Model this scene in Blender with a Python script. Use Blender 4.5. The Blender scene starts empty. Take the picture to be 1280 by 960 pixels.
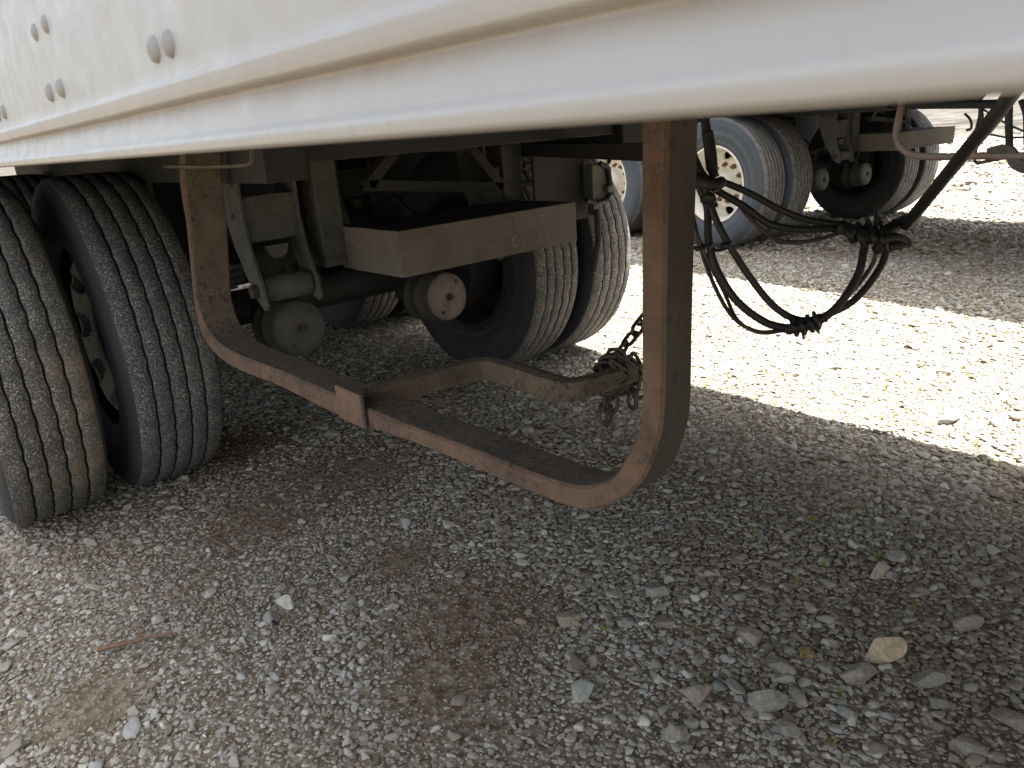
import bpy, bmesh, math, random
import numpy as np
from mathutils import Vector, Matrix, noise
random.seed(7); rng = np.random.default_rng(7)
S = bpy.context.scene
COL = S.collection

# ------------------------------------------------------------------ camera
# x runs across the near trailer (away from the viewer), y along it towards its tail, z up; metres
F_PX, PITCH, ROLL, YAW = 933.834, 0.3296, -0.0764, 0.6911
CAM = np.array([-0.234, -2.671, 1.042])
def to_trailer(v):
    return np.array([v[0]*math.cos(YAW)+v[1]*math.sin(YAW), -v[0]*math.sin(YAW)+v[1]*math.cos(YAW), v[2]])
R0 = to_trailer((1, 0, 0)); U0 = to_trailer((0, math.sin(PITCH), math.cos(PITCH))); FW = to_trailer((0, math.cos(PITCH), -math.sin(PITCH)))
RR = math.cos(ROLL)*R0+math.sin(ROLL)*U0; UU = -math.sin(ROLL)*R0+math.cos(ROLL)*U0
cam_d = bpy.data.cameras.new("camera"); cam = bpy.data.objects.new("camera", cam_d); COL.objects.link(cam)
M = Matrix.Identity(4)
for i in range(3):
    M[i][0], M[i][1], M[i][2], M[i][3] = RR[i], UU[i], -FW[i], CAM[i]
cam.matrix_world = M
cam_d.sensor_width = 36; cam_d.lens = 36*F_PX/1280
cam_d.clip_start = .02; cam_d.clip_end = 2000
cam_d.dof.use_dof = True; cam_d.dof.focus_distance = 1.7; cam_d.dof.aperture_fstop = 20
S.camera = cam
def ray(u, v): return RR*(u-640)/F_PX - UU*(v-480)/F_PX + FW
def at_s(u, v, s): d = ray(u, v); return CAM+d*(s-CAM[0])/d[0]
def at_l(u, v, l): d = ray(u, v); return CAM+d*(l-CAM[1])/d[1]
def at_z(u, v, z=0.): d = ray(u, v); return CAM+d*(z-CAM[2])/d[2]

# ------------------------------------------------------------------ light
SUN_DIR = Vector((0.225, -0.26, 1.0)).normalized()       # towards the sun
w = bpy.data.worlds.new("World"); S.world = w; w.use_nodes = True
nt = w.node_tree; bg = nt.nodes["Background"]
sky = nt.nodes.new("ShaderNodeTexSky"); sky.sky_type = 'NISHITA'; sky.sun_disc = False
sky.sun_elevation = math.asin(SUN_DIR.z); sky.sun_rotation = math.atan2(SUN_DIR.x, SUN_DIR.y)
sky.air_density = 1.0; sky.dust_density = 4.0; sky.ozone_density = 1.0
hz = nt.nodes.new("ShaderNodeHueSaturation"); hz.inputs['Saturation'].default_value = .45   # thin milky haze over the blue
nt.links.new(sky.outputs[0], hz.inputs['Color']); nt.links.new(hz.outputs[0], bg.inputs[0]); bg.inputs[1].default_value = 0.105
sd = bpy.data.lights.new("sun", 'SUN'); sd.energy = 5.0; sd.angle = math.radians(.6); sd.color = (1, 1, .97)
sun = bpy.data.objects.new("sun", sd); COL.objects.link(sun)
sun.rotation_euler = (-SUN_DIR).to_track_quat('-Z', 'Y').to_euler()
S.view_settings.view_transform = 'Standard'; S.view_settings.look = 'None'
S.view_settings.exposure = 2.58; S.view_settings.gamma = 1
S.render.engine = 'CYCLES'; S.cycles.max_bounces = 8; S.cycles.diffuse_bounces = 5

# ------------------------------------------------------------------ materials
class NT:
    def __init__(s, name):
        s.m = bpy.data.materials.new(name); s.m.use_nodes = True; s.t = s.m.node_tree
        s.b = s.t.nodes["Principled BSDF"]; s.co = None
    def n(s, typ, **k):
        nd = s.t.nodes.new(typ)
        for a, v in k.items():
            if a.startswith('i_'): nd.inputs[a[2:].replace('_', ' ')].default_value = v
            else: setattr(nd, a, v)
        return nd
    def l(s, a, b): s.t.links.new(a, b)
    def coord(s, kind='Object'):
        return s.n("ShaderNodeTexCoord").outputs[kind] if kind != 'Pos' else s.n("ShaderNodeNewGeometry").outputs['Position']
    def noise(s, scale, detail=4, rough=.6, co=None, mapscale=None):
        nd = s.n("ShaderNodeTexNoise"); nd.inputs['Scale'].default_value = scale; nd.inputs['Detail'].default_value = detail; nd.inputs['Roughness'].default_value = rough
        c = co or s.coord()
        if mapscale:
            mp = s.n("ShaderNodeMapping"); mp.inputs['Scale'].default_value = mapscale; s.l(c, mp.inputs[0]); c = mp.outputs[0]
        s.l(c, nd.inputs['Vector']); return nd.outputs['Fac']
    def ramp(s, fac, stops, interp='LINEAR'):
        r = s.n("ShaderNodeValToRGB"); e = r.color_ramp; e.interpolation = interp
        while len(e.elements) < len(stops): e.elements.new(.5)
        for q, (p, c) in zip(e.elements, stops):
            q.position = p; q.color = (c, c, c, 1) if isinstance(c, (int, float)) else (*c, 1)
        s.l(fac, r.inputs[0]); return r.outputs[0]
    def mix(s, fac, a, b, mode='MIX'):
        m = s.n("ShaderNodeMix", data_type='RGBA', blend_type=mode)
        for sock, v in ((m.inputs[0], fac), (m.inputs[6], a), (m.inputs[7], b)):
            if isinstance(v, (int, float)): sock.default_value = v
            elif isinstance(v, tuple): sock.default_value = (*v, 1)
            else: s.l(v, sock)
        return m.outputs[2]
    def math(s, op, a, b=None, c=None):
        m = s.n("ShaderNodeMath", operation=op)
        for i, v in enumerate((a, b, c)):
            if v is None: continue
            if isinstance(v, (int, float)): m.inputs[i].default_value = v
            else: s.l(v, m.inputs[i])
        return m.outputs[0]
    def out(s, col, rough=.6, bump=None, bs=.3, bd=.002, metal=0., spec=None):
        if isinstance(col, tuple): s.b.inputs['Base Color'].default_value = (*col, 1)
        else: s.l(col, s.b.inputs['Base Color'])
        if isinstance(rough, (int, float)): s.b.inputs['Roughness'].default_value = rough
        else: s.l(rough, s.b.inputs['Roughness'])
        s.b.inputs['Metallic'].default_value = metal
        if spec is not None: s.b.inputs['Specular IOR Level'].default_value = spec
        if bump is not None:
            b = s.n("ShaderNodeBump"); b.inputs['Strength'].default_value = bs; b.inputs['Distance'].default_value = bd
            s.l(bump, b.inputs['Height']); s.l(b.outputs[0], s.b.inputs['Normal'])
        return s.m

def worn(name, c1, c2, c3, scale=12, rough=.7, spots=.62, bs=.35, bd=.002, metal=0.):
    t = NT(name); a = t.noise(scale, 6, .65); b = t.noise(scale*6, 5, .7); c = t.noise(scale*.35, 3, .5)
    col = t.mix(t.ramp(a, [(.35, 0.), (.65, 1.)]), c1, c2)
    col = t.mix(t.math('MULTIPLY', t.ramp(b, [(spots-.04, 0.), (spots+.05, 1.)]), t.ramp(c, [(.38, 0.), (.6, 1.)])), col, c3)
    return t.out(col, t.ramp(a, [(.3, rough-.12), (.7, min(rough+.15, 1.))]), t.math('ADD', b, a), bs, bd, metal)

MT = {}
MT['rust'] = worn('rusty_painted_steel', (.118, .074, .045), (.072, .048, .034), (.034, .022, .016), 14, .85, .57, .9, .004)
MT['dimrust'] = worn('dim_rusty_steel', (.115, .086, .056), (.075, .060, .044), (.03, .023, .017), 16, .88, .56, .9, .004)  # darker copy of the rust, also on the hook bar
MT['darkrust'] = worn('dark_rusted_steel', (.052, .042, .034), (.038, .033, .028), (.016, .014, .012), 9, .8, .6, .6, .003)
MT['chassis'] = worn('dusty_chassis_paint', (.016, .017, .016), (.028, .028, .025), (.012, .012, .011), 7, .75, .64)
MT['hanger'] = worn('dusty_green_grey_steel', (.085, .088, .070), (.062, .064, .052), (.025, .025, .02), 10, .8, .6)
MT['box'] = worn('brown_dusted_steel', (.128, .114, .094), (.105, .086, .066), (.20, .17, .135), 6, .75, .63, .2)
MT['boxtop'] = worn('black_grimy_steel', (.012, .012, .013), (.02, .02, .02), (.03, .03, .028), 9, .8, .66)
MT['chamber'] = worn('dusty_brake_chamber_paint', (.070, .069, .052), (.050, .050, .038), (.035, .035, .03), 14, .7, .6)
MT['chamberpink'] = worn('rust_bleached_chamber_paint', (.20, .155, .13), (.14, .105, .085), (.16, .07, .05), 16, .7, .62)
MT['rubber'] = worn('black_hose_rubber', (.008, .008, .0095), (.015, .015, .017), (.035, .034, .033), 40, .6, .64, .15, .0005)
MT['redhose'] = worn('red_brown_cable_sheath', (.060, .030, .024), (.035, .021, .018), (.03, .02, .018), 30, .55, .66, .15, .0005)
MT['chain'] = worn('dark_chain_steel', (.060, .050, .040), (.036, .031, .027), (.11, .065, .038), 60, .55, .62, .3, .0008, .35)
MT['rim'] = worn('off_white_rim_paint', (.74, .71, .64), (.62, .57, .47), (.33, .17, .07), 8, .45, .66, .2, .001)
MT['rimblack'] = worn('black_rim_paint', (.016, .016, .016), (.022, .02, .02), (.03, .02, .018), 8, .8)  # near-black paint for the far wheels' rims
MT['rimdark'] = worn('grey_dusty_rim_paint', (.30, .32, .27), (.22, .23, .20), (.09, .07, .05), 8, .6, .62, .2, .001)
MT['bolt'] = worn('rusty_wheel_nut_steel', (.22, .12, .06), (.10, .06, .035), (.04, .025, .02), 40, .6)
MT['flap'] = worn('black_rubber_flap', (.010, .010, .011), (.018, .018, .018), (.03, .03, .03), 8, .7)
MT['bracket'] = worn('grey_cast_bracket', (.13, .13, .115), (.09, .09, .08), (.05, .05, .045), 18, .7)
MT['pinkpipe'] = worn('faded_red_brown_pipe', (.12, .085, .07), (.09, .062, .05), (.07, .045, .035), 8, .75)
MT['wood'] = worn('weathered_wood_splinter', (.19, .10, .055), (.11, .06, .035), (.30, .19, .12), 30, .85)

def white_paint():
    t = NT('dirty_white_trailer_paint'); pos = t.coord('Pos')
    a = t.noise(3, 4, .55, pos); b = t.noise(40, 5, .7, pos); st = t.noise(6, 4, .6, pos, (1, 6, .7)); fs = t.noise(170, 3, .6, pos)
    col = t.mix(t.ramp(a, [(.35, 0.), (.7, 1.)]), (.29, .292, .278), (.258, .256, .242))
    col = t.mix(t.math('MULTIPLY', t.ramp(st, [(.52, 0.), (.72, 1.)]), .30), col, (.30, .265, .215))
    sc_ = t.noise(30, 3, .6, pos, (1, .25, 3)); col = t.mix(t.math('MULTIPLY', t.ramp(sc_, [(.62, 0.), (.70, 1.)]), .28), col, (.25, .23, .20))
    col = t.mix(t.math('MULTIPLY', t.ramp(fs, [(.66, 0.), (.74, 1.)]), .35), col, (.17, .155, .14))
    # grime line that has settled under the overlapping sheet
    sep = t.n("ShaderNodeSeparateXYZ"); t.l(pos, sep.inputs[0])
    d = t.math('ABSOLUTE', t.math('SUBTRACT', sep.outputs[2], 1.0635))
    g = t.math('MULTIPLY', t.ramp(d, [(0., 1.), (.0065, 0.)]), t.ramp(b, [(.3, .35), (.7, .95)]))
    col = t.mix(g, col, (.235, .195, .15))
    return t.out(col, t.ramp(b, [(.3, .36), (.7, .58)]), t.math('ADD', a, t.math('MULTIPLY', b, .2)), .2, .006)
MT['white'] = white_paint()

def rivet_mat():
    t = NT('grimy_rivet_paint'); a = t.noise(120, 4)
    return t.out(t.mix(t.ramp(a, [(.3, 0.), (.7, 1.)]), (.15, .145, .135), (.24, .235, .22)), .5)
MT['rivet'] = rivet_mat()

def tread(name, base, dust, speck, mud=0.):
    t = NT(name); co = t.coord()
    f = t.noise(205, 3, .85, co); g = t.noise(380, 2, .6, co); a = t.noise(6, 4, .6, co); b = t.noise(22, 4, .6, co)
    col = t.mix(t.ramp(a, [(.35, 0.), (.65, 1.)]), base, dust)
    col = t.mix(t.math('MULTIPLY', t.ramp(f, [(.52, 0.), (.60, 1.)]), t.ramp(b, [(.35, .35), (.6, 1.)])), col, speck)
    col = t.mix(t.ramp(g, [(.36, .75), (.47, 0.)]), col, (.012, .012, .012))
    if mud:
        c = t.noise(3.6, 4, .65, co); d = t.noise(30, 4, .7, co)
        col = t.mix(t.math('MULTIPLY', t.ramp(c, [(.52, 0.), (.66, mud*.8)]), t.ramp(d, [(.3, .3), (.6, 1.)])), col, (.22, .15, .075))
    return t.out(col, .9, t.math('ADD', f, t.math('MULTIPLY', g, .6)), .7, .0025, spec=.25)
MT['tread'] = tread('worn_dusty_tread_rubber', (.050, .051, .051), (.078, .077, .073), (.34, .33, .31))
MT['treadmud'] = tread('muddy_tread_rubber', (.056, .056, .053), (.088, .082, .070), (.36, .34, .29), .85)
MT['treadlight'] = tread('pale_tread_rubber', (.07, .068, .066), (.11, .105, .10), (.50, .47, .42))  # paler rubber with brighter specks
MT['groove'] = worn('groove_rubber', (.010, .010, .010), (.016, .016, .016), (.02, .02, .02), 20, .9)
def side(name, c1, c2, c3):
    t = NT(name); co = t.coord()
    sp = t.n("ShaderNodeSeparateXYZ"); t.l(co, sp.inputs[0])
    r = t.math('SQRT', t.math('ADD', t.math('POWER', sp.outputs[1], 2), t.math('POWER', sp.outputs[2], 2)))
    cmb = t.n("ShaderNodeCombineXYZ"); t.l(r, cmb.inputs[0])
    ring = t.noise(34, 3, .6, cmb.outputs[0]); a = t.noise(5, 4, .6, co); b = t.noise(90, 4, .7, co)
    col = t.mix(t.ramp(a, [(.3, 0.), (.7, 1.)]), c1, c2)
    col = t.mix(t.math('MULTIPLY', t.ramp(ring, [(.5, 0.), (.62, 1.)]), t.ramp(b, [(.3, .2), (.7, .8)])), col, c3)
    return t.out(col, .75, t.math('ADD', ring, t.math('MULTIPLY', b, .3)), .3, .002, spec=.3)
MT['side'] = side('black_sidewall_rubber', (.026, .028, .031), (.042, .044, .047), (.066, .066, .066))
MT['sideblue'] = side('blue_grey_dusty_sidewall_rubber', (.042, .050, .060), (.060, .070, .082), (.13, .14, .15))

PATCH = [(at_z(430, 590), .30), (at_z(330, 640), .2), (at_z(590, 770), .22), (at_z(560, 850), .15), (at_z(300, 560), .25), (at_z(500, 700), .12), (at_z(120, 880), .1)]
def stone_mat(name, bright=1., fines=False):
    t = NT(name); pos = t.coord('Pos'); oi = t.n("ShaderNodeObjectInfo"); rnd = oi.outputs['Random']
    k = bright
    col = t.ramp(rnd, [(0., (.12*k, .105*k, .08*k)), (.22, (.20*k, .182*k, .145*k)), (.45, (.255*k, .24*k, .20*k)), (.62, (.215*k, .212*k, .19*k)),
                       (.80, (.30*k, .29*k, .26*k)), (.88, (.235*k, .24*k, .232*k)), (.95, (.34*k, .33*k, .285*k)), (1., (.40*k, .39*k, .34*k))])
    a = t.noise(55, 5, .65, pos); big = t.noise(1.1, 4, .6, pos)
    col = t.mix(1., col, t.ramp(a, [(.3, (.72, .70, .67)), (.7, (1.12, 1.1, 1.08))]), 'MULTIPLY')
    # soil-stained patches
    tot = None
    for p, r in PATCH:
        vm = t.n("ShaderNodeVectorMath", operation='DISTANCE'); t.l(pos, vm.inputs[0]); vm.inputs[1].default_value = (p[0], p[1], 0)
        v = t.ramp(t.math('ADD', t.math('DIVIDE', vm.outputs['Value'], r*2.2), t.math('MULTIPLY', t.math('SUBTRACT', big, .5), .5)), [(.22, .75), (.55, 0.)])
        tot = v if tot is None else t.math('MAXIMUM', tot, v)
    tot = t.math('MAXIMUM', tot, t.math('MULTIPLY', t.ramp(big, [(.45, .05), (.66, .55)]), 1.))
    col = t.mix(tot, col, t.mix(.35, (.165, .105, .055), col))
    return t.out(col, .88, a, .35, .0015, spec=.25)
MT['stone'] = stone_mat('limestone_gravel', 1.3)
def soil_mat():
    t = NT('gravel_bed'); pos = t.coord('Pos')
    v = t.n("ShaderNodeTexVoronoi"); v.inputs['Scale'].default_value = 70; t.l(pos, v.inputs['Vector'])
    v2 = t.n("ShaderNodeTexVoronoi"); v2.inputs['Scale'].default_value = 26; t.l(pos, v2.inputs['Vector'])
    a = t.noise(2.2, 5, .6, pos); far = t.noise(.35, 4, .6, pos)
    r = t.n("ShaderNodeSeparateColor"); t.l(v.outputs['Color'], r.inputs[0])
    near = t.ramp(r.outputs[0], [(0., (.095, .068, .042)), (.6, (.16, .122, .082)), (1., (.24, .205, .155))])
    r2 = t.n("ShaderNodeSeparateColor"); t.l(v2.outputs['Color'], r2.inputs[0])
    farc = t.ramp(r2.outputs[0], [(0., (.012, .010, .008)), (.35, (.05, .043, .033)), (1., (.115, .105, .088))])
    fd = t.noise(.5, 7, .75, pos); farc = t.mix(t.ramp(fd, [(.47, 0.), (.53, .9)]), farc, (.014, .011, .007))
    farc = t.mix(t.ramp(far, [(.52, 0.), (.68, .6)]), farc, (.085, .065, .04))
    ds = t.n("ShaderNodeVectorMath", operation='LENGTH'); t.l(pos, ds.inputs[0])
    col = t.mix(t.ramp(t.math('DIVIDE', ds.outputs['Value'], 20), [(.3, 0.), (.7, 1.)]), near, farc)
    return t.out(col, .92, t.math('ADD', v.outputs['Distance'], t.math('MULTIPLY', v2.outputs['Distance'], 1.6)), .6, .006, spec=.2)
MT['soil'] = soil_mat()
MT['weed'] = worn('yellow_green_sprout', (.19, .20, .045), (.26, .23, .07), (.13, .15, .04), 30, .8)
MT['chalk'] = worn('worn_chalk', (.42, .38, .32), (.30, .27, .22), (.13, .11, .085), 70, .95, .56)
MT['black'] = NT('plain_black_steel').out((.014, .014, .016), .8)  # one even black for brace tubes and the added plate

# ------------------------------------------------------------------ mesh helpers
def mesh(name, V, F, mat, parent=None, smooth=False, loc=None, mi=None, bevel=0., solid=0.):
    me = bpy.data.meshes.new(name); me.from_pydata([tuple(map(float, v)) for v in V], [], F)
    mats = mat if isinstance(mat, (list, tuple)) else [mat]
    for m in mats: me.materials.append(m)
    if mi is not None: me.polygons.foreach_set('material_index', mi)
    if smooth: me.polygons.foreach_set('use_smooth', [True]*len(me.polygons))
    bm = bmesh.new(); bm.from_mesh(me); bmesh.ops.recalc_face_normals(bm, faces=bm.faces); bm.to_mesh(me); bm.free()
    o = bpy.data.objects.new(name, me); COL.objects.link(o)
    if parent: o.parent = parent
    if loc is not None: o.location = loc
    if bevel:
        b = o.modifiers.new('bevel', 'BEVEL'); b.width = bevel; b.segments = 2; b.limit_method = 'ANGLE'
    if solid:
        b = o.modifiers.new('solid', 'SOLIDIFY'); b.thickness = solid; b.offset = 0
    return o
def tag(o, label=None, cat=None, group=None, kind=None):
    for k, v in (('label', label), ('category', cat), ('group', group), ('kind', kind)):
        if v: o[k] = v
    return o
def empty(name, loc=(0, 0, 0), parent=None, rz=0):
    o = bpy.data.objects.new(name, None); COL.objects.link(o); o.location = loc; o.rotation_euler = (0, 0, rz); o.empty_display_size = .1
    if parent: o.parent = parent
    return o
class G:
    """collects vertices and faces of one part"""
    def __init__(s): s.V = []; s.F = []
    def add(s, V, F): n = len(s.V); s.V += [tuple(v) for v in V]; s.F += [tuple(i+n for i in f) for f in F]; return s
    def box(s, x0, x1, y0, y1, z0, z1):
        return s.add([(x, y, z) for x in (x0, x1) for y in (y0, y1) for z in (z0, z1)],
                     [(0, 1, 3, 2), (4, 6, 7, 5), (0, 4, 5, 1), (2, 3, 7, 6), (0, 2, 6, 4), (1, 5, 7, 3)])
    def sweep(s, pts, rads, n=10, cap=True, sect=None, up=(0, 0, 1)):
        """tube (or sect polygon) along a polyline"""
        P = [Vector(p) for p in pts]; rings = []; nrm = None
        if not hasattr(rads, '__len__'): rads = [rads]*len(P)
        for i, p in enumerate(P):
            t = (P[min(i+1, len(P)-1)]-P[max(i-1, 0)]).normalized()
            if nrm is None:
                u = Vector(up)
                if abs(u.dot(t)) > .95: u = Vector((1, 0, 0))
                nrm = (u-t*u.dot(t)).normalized()
            else: nrm = (nrm-t*nrm.dot(t)).normalized()
            b = t.cross(nrm)
            if sect: rings.append([p+(nrm*q[0]+b*q[1])*rads[i] for q in sect])
            else: rings.append([p+(nrm*math.cos(2*math.pi*k/n)+b*math.sin(2*math.pi*k/n))*rads[i] for k in range(n)])
        m = len(rings[0]); V = [v for r in rings for v in r]; F = []
        for i in range(len(P)-1):
            for k in range(m): F.append((i*m+k, i*m+(k+1) % m, (i+1)*m+(k+1) % m, (i+1)*m+k))
        if cap: F += [tuple(range(m))[::-1], tuple((len(P)-1)*m+k for k in range(m))]
        return s.add(V, F)
    def prism(s, poly, axis, a, b):
        """polygon extruded along x ('x': poly in y,z), y (poly in x,z) or z"""
        f = {'x': lambda p, t: (t, p[0], p[1]), 'y': lambda p, t: (p[0], t, p[1]), 'z': lambda p, t: (p[0], p[1], t)}[axis]
        n = len(poly)
        return s.add([f(p, a) for p in poly]+[f(p, b) for p in poly],
                     [tuple(range(n))[::-1], tuple(range(n, 2*n))]+[(i, (i+1) % n, n+(i+1) % n, n+i) for i in range(n)])
    def lathe(s, prof, c, axis=0, n=40, sgn=1):
        """profile (w, r) revolved round an axis through c"""
        V = []; F = []; m = len(prof)
        for k in range(n):
            a = 2*math.pi*k/n
            for w_, r in prof:
                q = [0, 0, 0]; q[axis] = w_*sgn; q[(axis+1) % 3] = r*math.cos(a); q[(axis+2) % 3] = r*math.sin(a)
                V.append((c[0]+q[0], c[1]+q[1], c[2]+q[2]))
            for j in range(m-1): F.append((k*m+j, k*m+j+1, ((k+1) % n)*m+j+1, ((k+1) % n)*m+j))
        return s.add(V, F)
    def build(s, name, mat, parent=None, **k): return mesh(name, s.V, s.F, mat, parent, **k)
def box(name, x0, x1, y0, y1, z0, z1, mat, parent, bevel=.003): return G().box(x0, x1, y0, y1, z0, z1).build(name, mat, parent, bevel=bevel)
def bez(pts, n=8):
    """Catmull-Rom through the points"""
    P = [Vector(p) for p in pts]; P = [P[0]*2-P[1]]+P+[P[-1]*2-P[-2]]; out = []
    for i in range(1, len(P)-2):
        a, b, c, d = P[i-1:i+3]
        for k in range(n):
            t = k/n; out.append(.5*((2*b)+(c-a)*t+(2*a-5*b+4*c-d)*t*t+(3*b-a-3*c+d)*t**3))
    out.append(P[-2]); return out
def copy_tree(o, parent=None):
    c = o.copy(); COL.objects.link(c); c.parent = parent
    for ch in list(o.children): copy_tree(ch, c)
    return c

# ------------------------------------------------------------------ ground
def gz(x, y):
    return .012*noise.noise(Vector((x*.9, y*.9, 0)))+.005*noise.noise(Vector((x*3.1, y*3.1, 3.)))-.004
def ground():
    def ax(c, h):
        a = list(np.arange(c-h, c+h+.01, .16)); e = [2, 5, 12, 30, 80, 220, 600, 1500]
        return [c-h-v for v in e[::-1]]+a+[c+h+v for v in e]
    X = ax(3., 7.); Y = ax(1., 7.)
    V = [(x, y, gz(x, y) if abs(x) < 40 and abs(y) < 40 else 0) for x in X for y in Y]; n = len(Y)
    F = [(i*n+j, (i+1)*n+j, (i+1)*n+j+1, i*n+j+1) for i in range(len(X)-1) for j in range(n-1)]
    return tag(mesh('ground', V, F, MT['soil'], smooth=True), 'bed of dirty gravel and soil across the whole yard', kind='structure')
ground()

def rock_mesh(name, seed, sub=3, planes=7, flat=(1, 1, 1), mat=None):
    r = random.Random(seed); bm = bmesh.new(); bmesh.ops.create_icosphere(bm, subdivisions=sub, radius=1.)
    pl = []
    for _ in range(planes):
        v = Vector((r.gauss(0, 1), r.gauss(0, 1), r.gauss(0, 1))).normalized(); pl.append((v, r.uniform(.42, .8)))
    off = Vector((seed*3.1, seed*1.7, 0))
    for v in bm.verts:
        p = v.co*(1+.22*noise.noise(v.co*1.1+off))
        for nrm, d in pl:
            k = p.dot(nrm)-d
            if k > 0: p -= nrm*k*.985
        p *= 1+.035*noise.noise(p*4+off)
        v.co = Vector((p.x*flat[0], p.y*flat[1], p.z*flat[2]))
    me = bpy.data.meshes.new(name); bm.to_mesh(me); bm.free(); me.materials.append(mat or MT['stone'])
    me.polygons.foreach_set('use_smooth', [True]*len(me.polygons)); return me

def lib(name, meshes):
    c = bpy.data.collections.new(name)
    for i, me in enumerate(meshes): c.objects.link(bpy.data.objects.new('%s_%02d' % (name, i), me))
    return c
rocks = lib('gravel_stone_kinds', [rock_mesh('gravel_stone', i, 3 if i < 10 else 2, 7+i % 7, ((1, .8, .5), (1, .92, .6), (1.1, .7, .45), (1, .88, .4))[i % 4]) for i in range(16)])

def instancer(name, P, R, Sc, idx, coll, mat):
    me = bpy.data.meshes.new(name); me.from_pydata([], [], []); me.vertices.add(len(P)); me.vertices.foreach_set('co', P.astype(np.float32).ravel())
    for nm, ty, arr, key in (('turn', 'FLOAT_VECTOR', R, 'vector'), ('size', 'FLOAT', Sc, 'value'), ('pick', 'INT', idx, 'value')):
        a = me.attributes.new(nm, ty, 'POINT'); a.data.foreach_set(key, arr.astype(np.int32 if ty == 'INT' else np.float32).ravel())
    me.materials.append(mat)
    o = bpy.data.objects.new(name, me); COL.objects.link(o)
    ng = bpy.data.node_groups.new(name+'_spread', 'GeometryNodeTree')
    ng.interface.new_socket(name='Geometry', in_out='INPUT', socket_type='NodeSocketGeometry'); ng.interface.new_socket(name='Geometry', in_out='OUTPUT', socket_type='NodeSocketGeometry')
    gi = ng.nodes.new('NodeGroupInput'); go = ng.nodes.new('NodeGroupOutput'); ip = ng.nodes.new('GeometryNodeInstanceOnPoints')
    ci = ng.nodes.new('GeometryNodeCollectionInfo'); ci.inputs['Collection'].default_value = coll; ci.inputs['Separate Children'].default_value = True; ci.inputs['Reset Children'].default_value = True
    def attr(nm, ty):
        a = ng.nodes.new('GeometryNodeInputNamedAttribute'); a.data_type = ty; a.inputs[0].default_value = nm
        return next(q for q in a.outputs if q.enabled and q.name == 'Attribute')
    L = ng.links.new
    L(gi.outputs[0], ip.inputs['Points']); L(ci.outputs[0], ip.inputs['Instance']); ip.inputs['Pick Instance'].default_value = True
    L(attr('pick', 'INT'), ip.inputs['Instance Index']); L(attr('turn', 'FLOAT_VECTOR'), ip.inputs['Rotation']); L(attr('size', 'FLOAT'), ip.inputs['Scale'])
    L(ip.outputs[0], go.inputs[0])
    md = o.modifiers.new('spread', 'NODES'); md.node_group = ng
    return o

def in_view(P, mx=1.22, my=1.25):
    D = P-CAM; z = D@FW; x = D@RR/np.maximum(z, .01)*F_PX; y = D@UU/np.maximum(z, .01)*F_PX
    return (z > .2) & (np.abs(x) < 640*mx) & (y > -480*my) & (y < 480*1.02)
def spread(r0, r1, step, jit=.75):
    g = np.arange(-r1, r1, step); X, Y = np.meshgrid(g, g); X = X.ravel(); Y = Y.ravel()
    d = np.hypot(X, Y); k = (d >= r0) & (d < r1); X, Y = X[k], Y[k]
    X = X+CAM[0]+rng.uniform(-jit, jit, len(X))*step; Y = Y+CAM[1]+rng.uniform(-jit, jit, len(Y))*step
    P = np.stack([X, Y, np.zeros(len(X))], 1); P = P[in_view(P)]
    P[:, 2] = [gz(x, y) for x, y in P[:, :2]]
    return P
def patchiness(P):
    t = np.zeros(len(P))
    for p, r in PATCH: t = np.maximum(t, np.clip(1.25-np.hypot(P[:, 0]-p[0], P[:, 1]-p[1])/r, 0, 1))
    return t
parts = []
for r0, r1, step, size, sig in ((0, 2.0, .0092, .0056, .40), (2.0, 3.4, .0115, .0070, .40), (3.4, 6.0, .0165, .0095, .36), (6.0, 10, .034, .018, .35), (10, 22, .08, .038, .35)):
    P = spread(r0, r1, step); t = patchiness(P)
    sc = size*np.exp(rng.normal(0, sig, len(P)))
    # coarser stones towards the right-hand foreground, fines on the soil patches
    coarse = np.array([.5+.5*noise.noise(Vector((x*1.7, y*1.7, 9))) for x, y in P[:, :2]])+np.clip((P[:, 0]-.3)*.35, -.1, .35)
    sc *= .80+.42*coarse
    sc *= 1-.5*t
    keep = rng.random(len(P)) > .35*t
    P, sc = P[keep], sc[keep]
    P[:, 2] += sc*rng.uniform(-.2, .28, len(P))
    parts.append((P, sc))
# a sparse layer of larger pebbles
for r1, step, size in ((3.0, .085, .0120), (7., .13, .016)):
    P = spread(0, r1, step, 1.); sc = size*np.exp(rng.normal(0, .25, len(P))); k = rng.random(len(P)) < .5*(1-patchiness(P)); P, sc = P[k], sc[k]; P[:, 2] += sc*.15; parts.append((P, sc))
P = np.concatenate([p for p, _ in parts]); sc = np.concatenate([s_ for _, s_ in parts]); n = len(P)
rot = np.stack([rng.normal(0, .14, n), rng.normal(0, .14, n), rng.uniform(0, 6.28, n)], 1)
tag(instancer('gravel', P, rot, sc, rng.integers(0, 16, n), rocks, MT['stone']), 'grey and tan limestone gravel covering the yard', 'gravel', kind='stuff')
print('gravel', n)

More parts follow.
